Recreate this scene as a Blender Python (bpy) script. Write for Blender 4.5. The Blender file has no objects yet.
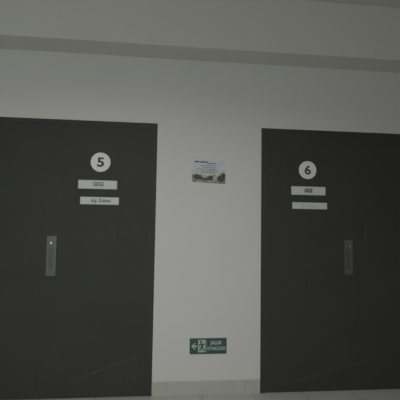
import bpy, bmesh, math, random
from mathutils import Vector, Matrix
random.seed(4)
S = bpy.context.scene
C = S.collection

# ------------------------------------------------------------------ camera, world, exposure
CAM_D, CAM_Z = 3.2811, 1.2694
YAW, PITCH, ROLL, FPX = 0.1110, 0.0696, 0.0156, 417.53
fw = Vector((math.sin(YAW)*math.cos(PITCH), math.cos(YAW)*math.cos(PITCH), math.sin(PITCH)))
rt = fw.cross(Vector((0, 0, 1))).normalized()
up = rt.cross(fw)
r2 = rt*math.cos(ROLL) + up*math.sin(ROLL)
u2 = -rt*math.sin(ROLL) + up*math.cos(ROLL)
cam_data = bpy.data.cameras.new('camera')
cam = bpy.data.objects.new('camera', cam_data)
C.objects.link(cam)
m = Matrix((r2, u2, -fw)).transposed().to_4x4()
m.translation = (0, -CAM_D, CAM_Z)
cam.matrix_world = m
cam_data.sensor_fit = 'HORIZONTAL'
cam_data.sensor_width = 36.0
cam_data.lens = 36.0*FPX/400.0
cam_data.clip_start = 0.02
S.camera = cam

w = bpy.data.worlds.new('world'); S.world = w
w.use_nodes = True
w.node_tree.nodes['Background'].inputs['Color'].default_value = (0.5, 0.52, 0.5, 1)
w.node_tree.nodes['Background'].inputs['Strength'].default_value = 0.05
S.view_settings.view_transform = 'Standard'
S.view_settings.look = 'None'
S.view_settings.exposure = 0.0
S.view_settings.gamma = 1.0
S.view_settings.use_curve_mapping = False

LAMP_X, LAMP_Y, LAMP_POWER, LAMP_SPREAD = -0.2, -2.65, 37.5, 152.0  # unseen panel light, placed and tuned for the shading of the wall
FILL_X, FILL_Z, FILL_POWER = -0.9, 1.65, 17.5  # added fill window, out of view, brightens beam face and upper wall
FILL_COL = (0.97, 1.0, 0.98)
LAMP_COL = (1.0, 0.995, 0.985)

# ------------------------------------------------------------------ dimensions (metres)
DOOR_H = 2.10
CEIL_Z = 3.066
BEAM_Z, BEAM_D = 2.6315, 0.2473
D1 = (-1.68, 0.019)        # door bearing number 5
D2 = (0.861, 2.49)         # door bearing number 6
X0, X1, YB = -4.6, 5.6, -4.7

# ------------------------------------------------------------------ materials
def mat(name, col, rough=0.6, metal=0.0, noise=0.0, scale=8.0, bump=0.0, bscale=120.0, spec=0.3):
    M = bpy.data.materials.new(name); M.use_nodes = True
    nt = M.node_tree; b = nt.nodes['Principled BSDF']
    b.inputs['Roughness'].default_value = rough
    b.inputs['Metallic'].default_value = metal
    b.inputs['Specular IOR Level'].default_value = spec
    tc = nt.nodes.new('ShaderNodeTexCoord')
    n = nt.nodes.new('ShaderNodeTexNoise'); n.inputs['Scale'].default_value = scale; n.inputs['Detail'].default_value = 4
    nt.links.new(tc.outputs['Object'], n.inputs['Vector'])
    cr = nt.nodes.new('ShaderNodeValToRGB')
    cr.color_ramp.elements[0].position = 0.3; cr.color_ramp.elements[1].position = 0.7
    cr.color_ramp.elements[0].color = [c*(1-noise) for c in col] + [1]
    cr.color_ramp.elements[1].color = [min(1, c*(1+noise)) for c in col] + [1]
    nt.links.new(n.outputs['Fac'], cr.inputs['Fac'])
    nt.links.new(cr.outputs['Color'], b.inputs['Base Color'])
    if bump:
        n2 = nt.nodes.new('ShaderNodeTexNoise'); n2.inputs['Scale'].default_value = bscale
        nt.links.new(tc.outputs['Object'], n2.inputs['Vector'])
        bp = nt.nodes.new('ShaderNodeBump'); bp.inputs['Strength'].default_value = bump; bp.inputs['Distance'].default_value = 0.002
        nt.links.new(n2.outputs['Fac'], bp.inputs['Height'])
        nt.links.new(bp.outputs['Normal'], b.inputs['Normal'])
    return M

def floor_mat():
    M = mat('grey_floor_tile', (0.50, 0.49, 0.46), 0.45, spec=0.35)
    nt = M.node_tree; b = nt.nodes['Principled BSDF']
    tc = [n for n in nt.nodes if n.type == 'TEX_COORD'][0]
    br = nt.nodes.new('ShaderNodeTexBrick')
    br.offset = 0.0
    br.inputs['Scale'].default_value = 1.0
    br.inputs['Brick Width'].default_value = 0.4; br.inputs['Row Height'].default_value = 0.4
    br.inputs['Mortar Size'].default_value = 0.003
    br.inputs['Color1'].default_value = (0.50, 0.49, 0.455, 1)
    br.inputs['Color2'].default_value = (0.47, 0.46, 0.435, 1)
    br.inputs['Mortar'].default_value = (0.26, 0.25, 0.23, 1)
    nt.links.new(tc.outputs['Object'], br.inputs['Vector'])
    nt.links.new(br.outputs['Color'], b.inputs['Base Color'])
    return M

def door_mat(name, col, scuffs):
    """dark laminate with speckled wear and long faint scuffs given as segments (x0,z0,x1,z1) in the leaf's own space"""
    M = mat(name, col, 0.62, noise=0.06, scale=3.0, bump=0.12, bscale=60, spec=0.22)
    nt = M.node_tree; b = nt.nodes['Principled BSDF']; L = nt.links
    base = b.inputs['Base Color'].links[0].from_socket
    tc = [n for n in nt.nodes if n.type == 'TEX_COORD'][0]
    def math_(op, a, bb=None, cc=None):
        n = nt.nodes.new('ShaderNodeMath'); n.operation = op
        for i, v in enumerate((a, bb, cc)):
            if v is None: continue
            if isinstance(v, (int, float)): n.inputs[i].default_value = v
            else: L.new(v, n.inputs[i])
        return n.outputs[0]
    # fine specks of wear gathered in patches
    n1 = nt.nodes.new('ShaderNodeTexNoise'); n1.inputs['Scale'].default_value = 38; n1.inputs['Detail'].default_value = 3
    n2 = nt.nodes.new('ShaderNodeTexNoise'); n2.inputs['Scale'].default_value = 2.2
    mp = nt.nodes.new('ShaderNodeMapping'); mp.inputs['Scale'].default_value = (1.0, 1.0, 0.45)
    L.new(tc.outputs['Object'], mp.inputs['Vector'])
    L.new(mp.outputs['Vector'], n1.inputs['Vector']); L.new(tc.outputs['Object'], n2.inputs['Vector'])
    sp = math_('MULTIPLY', math_('SMOOTH_MIN', math_('MAXIMUM', math_('MULTIPLY', math_('SUBTRACT', n1.outputs['Fac'], 0.60), 9.0), 0.0), 1.0, 0.1),
               math_('MAXIMUM', math_('MULTIPLY', math_('SUBTRACT', n2.outputs['Fac'], 0.46), 4.0), 0.0))
    tot = math_('MULTIPLY', sp, 0.034)
    sx = nt.nodes.new('ShaderNodeSeparateXYZ'); L.new(tc.outputs['Object'], sx.inputs[0])
    for (x0, z0, x1, z1) in scuffs:
        dx, dz = x1-x0, z1-z0; ln = math.hypot(dx, dz); dx /= ln; dz /= ln
        px = math_('SUBTRACT', sx.outputs['X'], x0); pz = math_('SUBTRACT', sx.outputs['Z'], z0)
        t = math_('ADD', math_('MULTIPLY', px, dx), math_('MULTIPLY', pz, dz))
        d = math_('ABSOLUTE', math_('SUBTRACT', math_('MULTIPLY', px, dz), math_('MULTIPLY', pz, dx)))
        a = math_('MAXIMUM', math_('SUBTRACT', 1.0, math_('DIVIDE', d, 0.005)), 0.0)
        e = math_('MULTIPLY', math_('GREATER_THAN', t, 0.0), math_('LESS_THAN', t, ln))
        tot = math_('ADD', tot, math_('MULTIPLY', math_('MULTIPLY', a, e), math_('MULTIPLY', n1.outputs['Fac'], 0.075)))
    mx = nt.nodes.new('ShaderNodeVectorMath'); mx.operation = 'ADD'
    cb = nt.nodes.new('ShaderNodeCombineXYZ')
    for i in range(3): L.new(tot, cb.inputs[i])
    L.new(base, mx.inputs[0]); L.new(cb.outputs[0], mx.inputs[1])
    L.new(mx.outputs[0], b.inputs['Base Color'])
    return M

def emit(name, col, s):
    M = bpy.data.materials.new(name); M.use_nodes = True
    b = M.node_tree.nodes['Principled BSDF']
    b.inputs['Base Color'].default_value = (0.9, 0.9, 0.9, 1)
    b.inputs['Emission Color'].default_value = (*col, 1); b.inputs['Emission Strength'].default_value = s
    return M

WALL = mat('matt_wall_paint', (0.70, 0.707, 0.683), 0.85, noise=0.012, scale=1.5, bump=0.08, spec=0.15)
BEAM = mat('matt_beam_paint', (0.66, 0.68, 0.63), 0.85, noise=0.012, scale=1.5, bump=0.08, spec=0.15)
CEIL = mat('ceiling_paint', (0.66, 0.655, 0.64), 0.9, noise=0.012, scale=1.5, spec=0.1)
FLOOR = floor_mat()
SKIRT = mat('skirting_tile', (0.51, 0.525, 0.465), 0.5, noise=0.03, scale=12, spec=0.3)
GROUT = mat('skirting_grout', (0.36, 0.36, 0.32), 0.9)
FRAME = mat('dark_frame', (0.053, 0.0565, 0.0535), 0.62, noise=0.04, scale=6, spec=0.25)
METAL = mat('brushed_plate', (0.165, 0.17, 0.162), 0.48, metal=0.55, noise=0.10, scale=30)
GROOVE = mat('plate_recess', (0.135, 0.14, 0.133), 0.5, metal=0.5, noise=0.12, scale=40)
CHROME = mat('bright_cylinder', (0.80, 0.80, 0.79), 0.28, metal=1.0)
BLACK = mat('black_slot', (0.012, 0.012, 0.012), 0.8)
WHITE = mat('white_sign', (0.83, 0.835, 0.825), 0.5, noise=0.02, scale=20)
PLATE = mat('pale_plate', (0.67, 0.685, 0.67), 0.5, noise=0.03, scale=25)
RIM = mat('plate_edge', (0.44, 0.45, 0.44), 0.5)
INK = mat('dark_ink', (0.075, 0.08, 0.085), 0.7)
GREYINK = mat('grey_ink', (0.22, 0.225, 0.225), 0.7)
PALEINK = mat('pale_ink', (0.36, 0.37, 0.37), 0.7)
GREEN = mat('dark_sign_green', (0.058, 0.105, 0.096), 0.5, noise=0.05, scale=20)
MINT = mat('pale_sign_green', (0.44, 0.55, 0.51), 0.5, noise=0.04, scale=30)
MINT2 = mat('lettering_green', (0.40, 0.51, 0.46), 0.5, noise=0.04, scale=30)
SHEET = mat('poster_paper', (0.64, 0.67, 0.74), 0.5, noise=0.06, scale=14)
HAZE = mat('poster_pale_field', (0.58, 0.62, 0.58), 0.5, noise=0.08, scale=18)
LAMI = mat('laminate_edge', (0.73, 0.735, 0.70), 0.35)
OLIVE = mat('poster_olive', (0.25, 0.26, 0.20), 0.6, noise=0.35, scale=45)
DKOLIVE = mat('poster_dark_olive', (0.085, 0.09, 0.07), 0.6, noise=0.35, scale=60)
LIGHTP = mat('poster_light_patch', (0.47, 0.49, 0.42), 0.6, noise=0.1, scale=40)
GREYP = mat('poster_text_grey', (0.30, 0.32, 0.33), 0.6)
LAMPW = mat('lamp_frame_white', (0.8, 0.8, 0.8), 0.4)
PANE = emit('fill_pane', FILL_COL, 0.8)  # glowing pane of the added fill window
DIFF = emit('lamp_diffuser', LAMP_COL, 1.5)

# ------------------------------------------------------------------ mesh helpers
def box(bm, x0, x1, y0, y1, z0, z1, bev=0.0):
    vs = [bm.verts.new(p) for p in ((x0,y0,z0),(x1,y0,z0),(x1,y1,z0),(x0,y1,z0),(x0,y0,z1),(x1,y0,z1),(x1,y1,z1),(x0,y1,z1))]
    fs = [bm.faces.new([vs[i] for i in f]) for f in ((0,3,2,1),(4,5,6,7),(0,1,5,4),(1,2,6,5),(2,3,7,6),(3,0,4,7))]
    if bev:
        es = {e for f in fs for e in f.edges}
        bmesh.ops.bevel(bm, geom=list(es), offset=bev, segments=2, affect='EDGES', profile=0.5)

def prism(bm, pts, y0, y1):
    """outline in x,z extruded from y1 (back) to y0 (front, towards the viewer)"""
    a = sum(pts[i][0]*pts[(i+1) % len(pts)][1]-pts[(i+1) % len(pts)][0]*pts[i][1] for i in range(len(pts)))
    if a < 0: pts = pts[::-1]
    f = [bm.verts.new((x, y0, z)) for x, z in pts]
    b = [bm.verts.new((x, y1, z)) for x, z in pts]
    bm.faces.new(f); bm.faces.new(b[::-1])
    n = len(pts)
    for i in range(n):
        j = (i+1) % n
        bm.faces.new((f[j], f[i], b[i], b[j]))

def disc(bm, cx, cz, r, y0, y1, n=64, bev=0.0):
    ring = lambda rr, y: [bm.verts.new((cx+rr*math.cos(2*math.pi*i/n), y, cz+rr*math.sin(2*math.pi*i/n))) for i in range(n)]
    rs = [ring(r, y1)]
    if bev: rs += [ring(r, y0+bev), ring(r-bev, y0)]
    else: rs += [ring(r, y0)]
    for a, b in zip(rs, rs[1:]):
        for i in range(n):
            j = (i+1) % n
            bm.faces.new((a[j], a[i], b[i], b[j])[::-1])
    bm.faces.new(rs[-1]); bm.faces.new(rs[0][::-1])

def obj(name, bm, material, parent=None, loc=None):
    bmesh.ops.recalc_face_normals(bm, faces=bm.faces[:])
    me = bpy.data.meshes.new(name); bm.to_mesh(me); bm.free()
    for mm in (material if isinstance(material, (list, tuple)) else [material]): me.materials.append(mm)
    o = bpy.data.objects.new(name, me); C.objects.link(o)
    if parent: o.parent = parent
    if loc: o.location = loc
    return o

def thing(name, label, cat, loc, group=None, kind=None, roty=0.0):
    o = bpy.data.objects.new(name, None); C.objects.link(o)
    o.empty_display_size = 0.05
    o.location = loc; o.rotation_euler = (0, roty, 0)
    o['label'] = label; o['category'] = cat
    if group: o['group'] = group
    if kind: o['kind'] = kind
    return o

def struct(name, bm, material, label):
    o = obj(name, bm, material); o['kind'] = 'structure'; o['label'] = label; return o

def lettering(name, text, size, material, parent, cx, cz, y, width=None, bold=0.0, depth=0.0006, squash=1.0):
    """raised lettering as one mesh, centred on (cx, cz), front at y"""
    cu = bpy.data.curves.new(name, 'FONT'); cu.body = text; cu.size = size
    cu.offset = bold; cu.extrude = depth/2; cu.resolution_u = 6
    t = bpy.data.objects.new(name, cu); C.objects.link(t)
    bpy.context.view_layer.update()
    me = bpy.data.meshes.new_from_object(t.evaluated_get(bpy.context.evaluated_depsgraph_get()))
    bpy.data.objects.remove(t); bpy.data.curves.remove(cu)
    xs = [v.co.x for v in me.vertices]; ys = [v.co.y for v in me.vertices]
    mx, my = (min(xs)+max(xs))/2, (min(ys)+max(ys))/2
    s = width/(max(xs)-min(xs)) if width else 1.0
    for v in me.vertices:
        x, yy, z = v.co
        v.co = (cx+(x-mx)*s, y-depth/2-z, cz+(yy-my)*squash)
    me.materials.clear(); me.materials.append(material)
    o = bpy.data.objects.new(name, me); C.objects.link(o); o.parent = parent
    me.name = name
    return o

# ------------------------------------------------------------------ the setting
bm = bmesh.new()
T = 0.16
box(bm, X0, D1[0], 0, T, 0, CEIL_Z); box(bm, D1[1], D2[0], 0, T, 0, CEIL_Z); box(bm, D2[1], X1, 0, T, 0, CEIL_Z)
box(bm, D1[0], D1[1], 0, T, DOOR_H, CEIL_Z); box(bm, D2[0], D2[1], 0, T, DOOR_H, CEIL_Z)
struct('wall_front', bm, WALL, 'off-white painted corridor wall holding the two dark doors')
WX0, WX1, WZ0, WZ1 = FILL_X-0.95, FILL_X+0.95, FILL_Z-0.65, FILL_Z+0.65
bm = bmesh.new()
box(bm, X0, WX0, YB-T, YB, 0, CEIL_Z); box(bm, WX1, X1, YB-T, YB, 0, CEIL_Z)
box(bm, WX0, WX1, YB-T, YB, 0, WZ0); box(bm, WX0, WX1, YB-T, YB, WZ1, CEIL_Z)
struct('wall_back', bm, WALL, 'off-white corridor wall with an added window behind the viewer')
bm = bmesh.new(); box(bm, X0-T, X0, YB-T, T, 0, CEIL_Z); struct('wall_left', bm, WALL, 'off-white wall closing the corridor on the left')
bm = bmesh.new(); box(bm, X1, X1+T, YB-T, T, 0, CEIL_Z); struct('wall_right', bm, WALL, 'off-white wall closing the corridor on the right')
bm = bmesh.new(); box(bm, X0-T, X1+T, YB-T, T, -0.1, 0); struct('floor', bm, FLOOR, 'grey tiled corridor floor')
bm = bmesh.new(); box(bm, X0-T, X1+T, YB-T, T, CEIL_Z, CEIL_Z+0.1); struct('ceiling', bm, CEIL, 'plain grey ceiling above the beam')
bm = bmesh.new(); box(bm, X0, X1, -BEAM_D, 0, BEAM_Z, CEIL_Z, 0.004)
struct('trim_1', bm, BEAM, 'deep boxed beam running along the top of the wall')

def skirting(name, x0, x1, joints, label):
    bm = bmesh.new()
    xs = [x0] + joints + [x1]
    for a, b in zip(xs, xs[1:]):
        box(bm, a+0.0012, b-0.0012, -0.010, 0, 0, 0.1058, 0.0015)
    o = struct(name, bm, SKIRT, label)
    g = bmesh.new(); box(g, x0, x1, -0.0075, 0, 0, 0.104)
    obj('grout', g, GROUT, o)
    return o
skirting('baseboard_front', D1[1]+0.002, D2[0]-0.002, [0.135, 0.741], 'greyish green skirting tiles between the two doors')
skirting('baseboard_left', X0, D1[0]-0.002, [X0+0.6*i for i in range(1, 5)], 'skirting tiles left of door five')
skirting('baseboard_right', D2[1]+0.002, X1, [D2[1]+0.6*i for i in range(1, 6)], 'skirting tiles right of door six')

# ------------------------------------------------------------------ the doors
def make_door(name, label, x0, x1, seam, plate_x, plate_z0, plate_z1, knob_dx, knob_z, scuffs):
    d = thing(name, label, 'door', ((x0+x1)/2, 0, 0), kind='structure')
    ox = d.location.x
    fwid = 0.036
    f = bmesh.new()
    a, b = x0-ox, x1-ox
    outl = [(a,0),(a,DOOR_H),(b,DOOR_H),(b,0),(b-fwid,0),(b-fwid,DOOR_H-fwid),(a+fwid,DOOR_H-fwid),(a+fwid,0)]
    prism(f, outl, 0.0, T-0.02)
    obj('door_frame', f, FRAME, d)
    yl = 0.0006
    mt = door_mat('door_laminate', (0.053, 0.056, 0.053), [(s[0]-ox, s[1], s[2]-ox, s[3]) for s in scuffs])
    for (l, r) in ((a+fwid+0.0004, seam-ox-0.0003), (seam-ox+0.0003, b-fwid-0.0004)):
        g = bmesh.new(); box(g, l, r, yl, yl+0.042, 0.005, DOOR_H-fwid-0.0004)
        obj('door_leaf', g, mt, d)
    # long lock plate with recessed grip, lock cylinder above and a screw at the foot
    px = plate_x-ox; hw = 0.035
    g = bmesh.new()
    gx, gz0, gz1, yf, yb = 0.019, plate_z0+0.045, plate_z1-0.085, yl-0.006, yl
    box(g, px-hw, px-gx, yf, yb, plate_z0, plate_z1, 0.0012)
    box(g, px+gx, px+hw, yf, yb, plate_z0, plate_z1, 0.0012)
    box(g, px-gx, px+gx, yf, yb, plate_z0, gz0, 0.0008); box(g, px-gx, px+gx, yf, yb, gz1, plate_z1, 0.0008)
    p = obj('lock_plate', g, METAL, d)
    g = bmesh.new(); box(g, px-gx, px+gx, yl-0.0022, yl, gz0, gz1)
    box(g, px-0.004, px+0.004, yl-0.0036, yl-0.0022, gz0+0.01, gz1-0.01, 0.001)
    obj('finger_recess', g, GROOVE, p)
    kx = px+knob_dx
    g = bmesh.new(); disc(g, kx, knob_z, 0.0150, yl-0.0095, yl-0.0055, 40, 0.0018)
    obj('cylinder_collar', g, GROOVE, p)
    g = bmesh.new(); disc(g, kx-0.001, knob_z+0.001, 0.0105, yl-0.018, yl-0.009, 40, 0.003)
    obj('lock_cylinder', g, CHROME, p)
    g = bmesh.new(); box(g, kx-0.0022, kx+0.0002, yl-0.0184, yl-0.0175, knob_z-0.005, knob_z+0.006)
    obj('keyhole', g, BLACK, p)
    for z in (plate_z0+0.02, plate_z1-0.014):
        g = bmesh.new(); disc(g, px, z, 0.0045, yl-0.0075, yl-0.0055, 20, 0.0008)
        box(g, px-0.0035, px+0.0035, yl-0.0078, yl-0.0074, z-0.0005, z+0.0005)
        obj('screw', g, METAL, p)
    return d
make_door('door_1', 'dark charcoal double door carrying the round number 5 sign, left of the exit sign', D1[0], D1[1], -0.832,
          -0.758, 0.900, 1.200, 0.0, 1.147, [(-0.62, 0.115, -0.40, 0.185), (-0.42, 0.18, -0.10, 0.29), (-1.09, 0.12, -1.05, 0.125)])
make_door('door_2', 'dark charcoal double door carrying the round number 6 sign, right of the exit sign', D2[0], D2[1], 1.668,
          1.594, 0.918, 1.200, 0.012, 1.150, [(1.02, 0.05, 1.30, 0.125), (1.28, 0.115, 1.82, 0.255), (1.74, 1.16, 1.745, 1.36), (1.20, 1.02, 1.29, 0.97)])
YD = 0.0006                                          # front face of the leaves

# ------------------------------------------------------------------ signs on the doors
def number_disc(num, x, z, r, label):
    t = thing('number_sign', label, 'sign', (x, YD, z), 'round number signs on the doors')
    g = bmesh.new(); disc(g, 0, 0, r, -0.004, 0, 72, 0.0012); obj('disc', g, WHITE, t)
    lettering('numeral', num, 0.115, INK, t, 0.0, 0.0, -0.004, bold=0.0035, width=0.054, squash=0.86)
    return t
number_disc('5', -0.415, 1.7755, 0.0755, 'round white number 5 sign high on the left dark door')
number_disc('6', 1.250, 1.7660, 0.0740, 'round white number 6 sign high on the right dark door')

def name_plate(x, z, wd, ht, tilt, text, tw, th, tx, tz, ink, label, bold=0.0):
    t = thing('name_plate', label, 'sign', (x, YD, z), 'name plates on the doors', roty=tilt)
    g = bmesh.new(); box(g, -wd/2, wd/2, -0.003, 0, -ht/2, ht/2, 0.0008); obj('backing', g, RIM, t)
    g = bmesh.new(); box(g, -wd/2+0.003, wd/2-0.003, -0.0042, -0.003, -ht/2+0.003, ht/2-0.003, 0.0004); obj('face', g, PLATE, t)
    if text: lettering('lettering', text, th/0.72, ink, t, tx, tz, -0.0042, width=tw, bold=bold)
    return t
name_plate(-0.4315, 1.600, 0.296, 0.069, 0.0, 'GIGI', 0.078, 0.030, 0.004, 0.004, GREYINK,
           'pale rectangular plate reading GIGI directly below the number 5 sign', 0.002)
name_plate(-0.4135, 1.475, 0.294, 0.059, 0.0, 'drg. Zuliana', 0.150, 0.026, 0.010, -0.001, GREYINK,
           'lower pale plate with a long line of grey writing on the number 5 door', 0.0012)
name_plate(1.2565, 1.595, 0.290, 0.071, 0.0, 'GIGI', 0.068, 0.030, -0.002, 0.002, GREYINK,
           'pale rectangular plate reading GIGI directly below the number 6 sign', 0.0035)
name_plate(1.267, 1.473, 0.295, 0.055, 0.0, 'drg. Amalia', 0.135, 0.014, 0.000, -0.006, PALEINK,
           'lower pale plate with one faint thin line of writing on the number 6 door', 0.0)

# ------------------------------------------------------------------ poster on the wall
px, pz, pw, ph = 0.4295, 1.7255, 0.276, 0.186
t = thing('poster', 'small pale landscape poster with a dark photo strip on the wall between the doors', 'poster', (px, 0, pz))
g = bmesh.new(); box(g, -pw/2-0.007, pw/2+0.007, -0.0012, 0, -ph/2-0.010, ph/2+0.005, 0.0004); obj('laminate', g, LAMI, t)
g = bmesh.new(); box(g, -pw/2, pw/2, -0.0018, -0.0012, -ph/2, ph/2); obj('printed_sheet', g, SHEET, t)
# pale greenish field with a hilly top
g = bmesh.new()
pts = [(-pw/2, -0.045)] + [(-pw/2+pw*i/16, 0.010+0.012*math.sin(i*0.8)+0.016*(i > 10)) for i in range(17)] + [(pw/2, -0.045)]
prism(g, pts, -0.0021, -0.0018); obj('pale_field', g, HAZE, t)
# dark photograph strip along the foot
g = bmesh.new()
top = [(-pw/2+0.006, -0.020)]
for i in range(1, 25):
    x = -pw/2+0.006+(pw-0.006)*i/24
    top.append((x, -0.030 + 0.010*math.sin(i*1.3) + (0.020 if i > 20 else 0) - (0.012 if 9 < i < 13 else 0)))
prism(g, [(-pw/2+0.010, -ph/2+0.010)] + top + [(pw/2, -ph/2)], -0.0024, -0.0018)
ps = obj('photo_strip', g, OLIVE, t)
g = bmesh.new()
for cx, cz, rx, rz in ((-0.092, -0.040, 0.026, 0.020), (-0.060, -0.050, 0.020, 0.012), (0.018, -0.048, 0.026, 0.018), (0.100, -0.052, 0.030, 0.024), (-0.02, -0.058, 0.03, 0.008), (0.124, -0.028, 0.014, 0.022)):
    prism(g, [(cx+rx*math.cos(k*math.pi/9)*(1+0.12*math.sin(3*k)), cz+rz*math.sin(k*math.pi/9)*(1+0.15*math.cos(5*k))) for k in range(18)], -0.0026-0.0001*random.random(), -0.0024)
obj('dark_shapes', g, DKOLIVE, ps)
g = bmesh.new()
for cx, cz, rx, rz in ((-0.030, -0.038, 0.017, 0.012), (0.054, -0.052, 0.018, 0.022), (-0.075, -0.078, 0.030, 0.005), (0.02, -0.076, 0.030, 0.006)):
    prism(g, [(cx+rx*math.cos(k*math.pi/8), cz+rz*math.sin(k*math.pi/8)) for k in range(16)], -0.0028, -0.0024)
obj('light_patches', g, LIGHTP, ps)
def words(rows, name, material):
    g = bmesh.new()
    for (x0, x1, z, h) in rows:
        x = x0
        while x < x1-0.004:
            wl = min(random.uniform(0.010, 0.024), x1-x)
            box(g, x, x+wl, -0.0026, -0.0018, z-h/2, z+h/2)
            x += wl+0.0035
    return obj(name, g, material, t)
words([(-0.110, -0.074, 0.080, 0.012), (-0.066, -0.010, 0.078, 0.012), (-0.010, 0.060, 0.067, 0.008)], 'heading', INK)
words([(-0.060, 0.060, 0.050, 0.007), (-0.045, 0.062, 0.036, 0.006), (-0.090, 0.060, 0.022, 0.007), (-0.06, 0.075, 0.008, 0.006), (-0.06, 0.05, -0.006, 0.007)], 'text_lines', GREYP)

# ------------------------------------------------------------------ evacuation sign
ex, ez, ew, eh = 0.447, 0.366, 0.289, 0.120
t = thing('evacuation_sign', 'dark green sign with arrow and running figure, low on the wall between the doors', 'sign', (ex, 0, ez))
g = bmesh.new(); box(g, -ew/2, ew/2, -0.003, 0, -eh/2, eh/2, 0.0008); obj('panel', g, GREEN, t)
Y0, Y1 = -0.0037, -0.003
g = bmesh.new()
prism(g, [(-0.132,0.0),(-0.108,0.024),(-0.097,0.024),(-0.113,0.007),(-0.086,0.007),(-0.086,-0.007),(-0.113,-0.007),(-0.097,-0.024),(-0.108,-0.024)], Y0, Y1)
obj('arrow', g, MINT, t)
g = bmesh.new(); box(g, -0.080, -0.020, Y0, Y1, -0.046, 0.048); dr = obj('doorway', g, MINT, t)
g = bmesh.new(); cx = -0.050
def limb(p, q, w0, w1):
    d = Vector((q[0]-p[0], q[1]-p[1])).normalized(); n = Vector((-d.y, d.x))
    prism(g, [(p[0]+n.x*w0, p[1]+n.y*w0), (q[0]+n.x*w1, q[1]+n.y*w1), (q[0]+d.x*w1*.7, q[1]+d.y*w1*.7), (q[0]-n.x*w1, q[1]-n.y*w1), (p[0]-n.x*w0, p[1]-n.y*w0), (p[0]-d.x*w0*.7, p[1]-d.y*w0*.7)], Y0-0.0006-0.0002*random.random(), Y0)
prism(g, [(cx-0.006+0.0085*math.cos(k*math.pi/10), 0.033+0.0085*math.sin(k*math.pi/10)) for k in range(20)], Y0-0.0006, Y0)
limb((cx-0.004, 0.018), (cx+0.004, -0.008), 0.0085, 0.007)      # trunk
limb((cx-0.004, 0.018), (cx-0.020, 0.010), 0.0040, 0.0034); limb((cx-0.020, 0.010), (cx-0.024, -0.002), 0.0034, 0.003)
limb((cx-0.001, 0.018), (cx+0.016, 0.010), 0.0040, 0.0034); limb((cx+0.016, 0.010), (cx+0.024, 0.020), 0.0034, 0.003)
limb((cx+0.002, -0.008), (cx-0.013, -0.017), 0.0056, 0.0046); limb((cx-0.013, -0.017), (cx-0.014, -0.038), 0.0046, 0.0034)
limb((cx+0.005, -0.008), (cx+0.010, -0.026), 0.0056, 0.0046); limb((cx+0.010, -0.026), (cx+0.026, -0.032), 0.0044, 0.0034)
obj('running_figure', g, GREEN, dr)
g = bmesh.new(); box(g, -0.0125, -0.0105, Y0, Y1, -0.046, 0.048); obj('divider', g, MINT2, t)
lettering('lettering', 'JALUR', 0.036, MINT2, t, 0.062, 0.021, -0.003, width=0.092, bold=0.0018)
lettering('lettering', 'EVAKUASI', 0.036, MINT2, t, 0.064, -0.018, -0.003, width=0.140, bold=0.0014)

# ------------------------------------------------------------------ unseen window added behind the viewer as a fill light
t = thing('fill_window_1', 'unseen frosted window added as a fill light in the wall behind the viewer', 'window', (FILL_X, YB-0.08, FILL_Z), kind='structure')
g = bmesh.new(); hw, hh, fr = 0.95, 0.65, 0.05
box(g, -hw, hw, -0.03, 0.03, hh-fr, hh, 0.002); box(g, -hw, hw, -0.03, 0.03, -hh, -hh+fr, 0.002)
for xx in (-hw, -fr/2, hw-fr): box(g, xx, xx+fr, -0.03, 0.03, -hh+fr, hh-fr, 0.002)
obj('fill_window_frame', g, LAMPW, t)
for xx in (-hw/2, hw/2):
    g = bmesh.new(); box(g, xx-hw/2+fr/2, xx+hw/2-fr/2, -0.012, -0.004, -hh+fr, hh-fr); obj('pane', g, PANE, t)
ld = bpy.data.lights.new('window_fill', 'AREA'); ld.shape = 'RECTANGLE'; ld.size = 1.8; ld.size_y = 1.2  # added fill light in the window opening
ld.energy = FILL_POWER; ld.color = FILL_COL
lo = bpy.data.objects.new('window_fill', ld); C.objects.link(lo); lo.parent = t; lo.location = (0, 0.035, 0)
lo.rotation_euler = (math.radians(90), 0, 0)          # shines into the corridor (+y)

# ------------------------------------------------------------------ unseen ceiling light, added to match the wall's shading
t = thing('unseen_ceiling_light', 'unseen square panel light added in the corridor ceiling above the viewer', 'light', (LAMP_X, LAMP_Y, CEIL_Z))
g = bmesh.new(); s = 0.36
for a in ((-s, s, -s, -s+0.03), (-s, s, s-0.03, s), (-s, -s+0.03, -s+0.03, s-0.03), (s-0.03, s, -s+0.03, s-0.03)):
    box(g, a[0], a[1], a[2], a[3], -0.018, 0, 0.002)
obj('lamp_frame', g, LAMPW, t)
g = bmesh.new(); box(g, -s+0.03, s-0.03, -s+0.03, s-0.03, -0.010, 0); obj('diffuser', g, DIFF, t)
ld = bpy.data.lights.new('panel_glow', 'AREA'); ld.shape = 'SQUARE'; ld.size = 0.64; ld.energy = LAMP_POWER; ld.color = LAMP_COL; ld.spread = math.radians(LAMP_SPREAD)
lo = bpy.data.objects.new('panel_glow', ld); C.objects.link(lo); lo.parent = t; lo.location = (0, 0, -0.014)
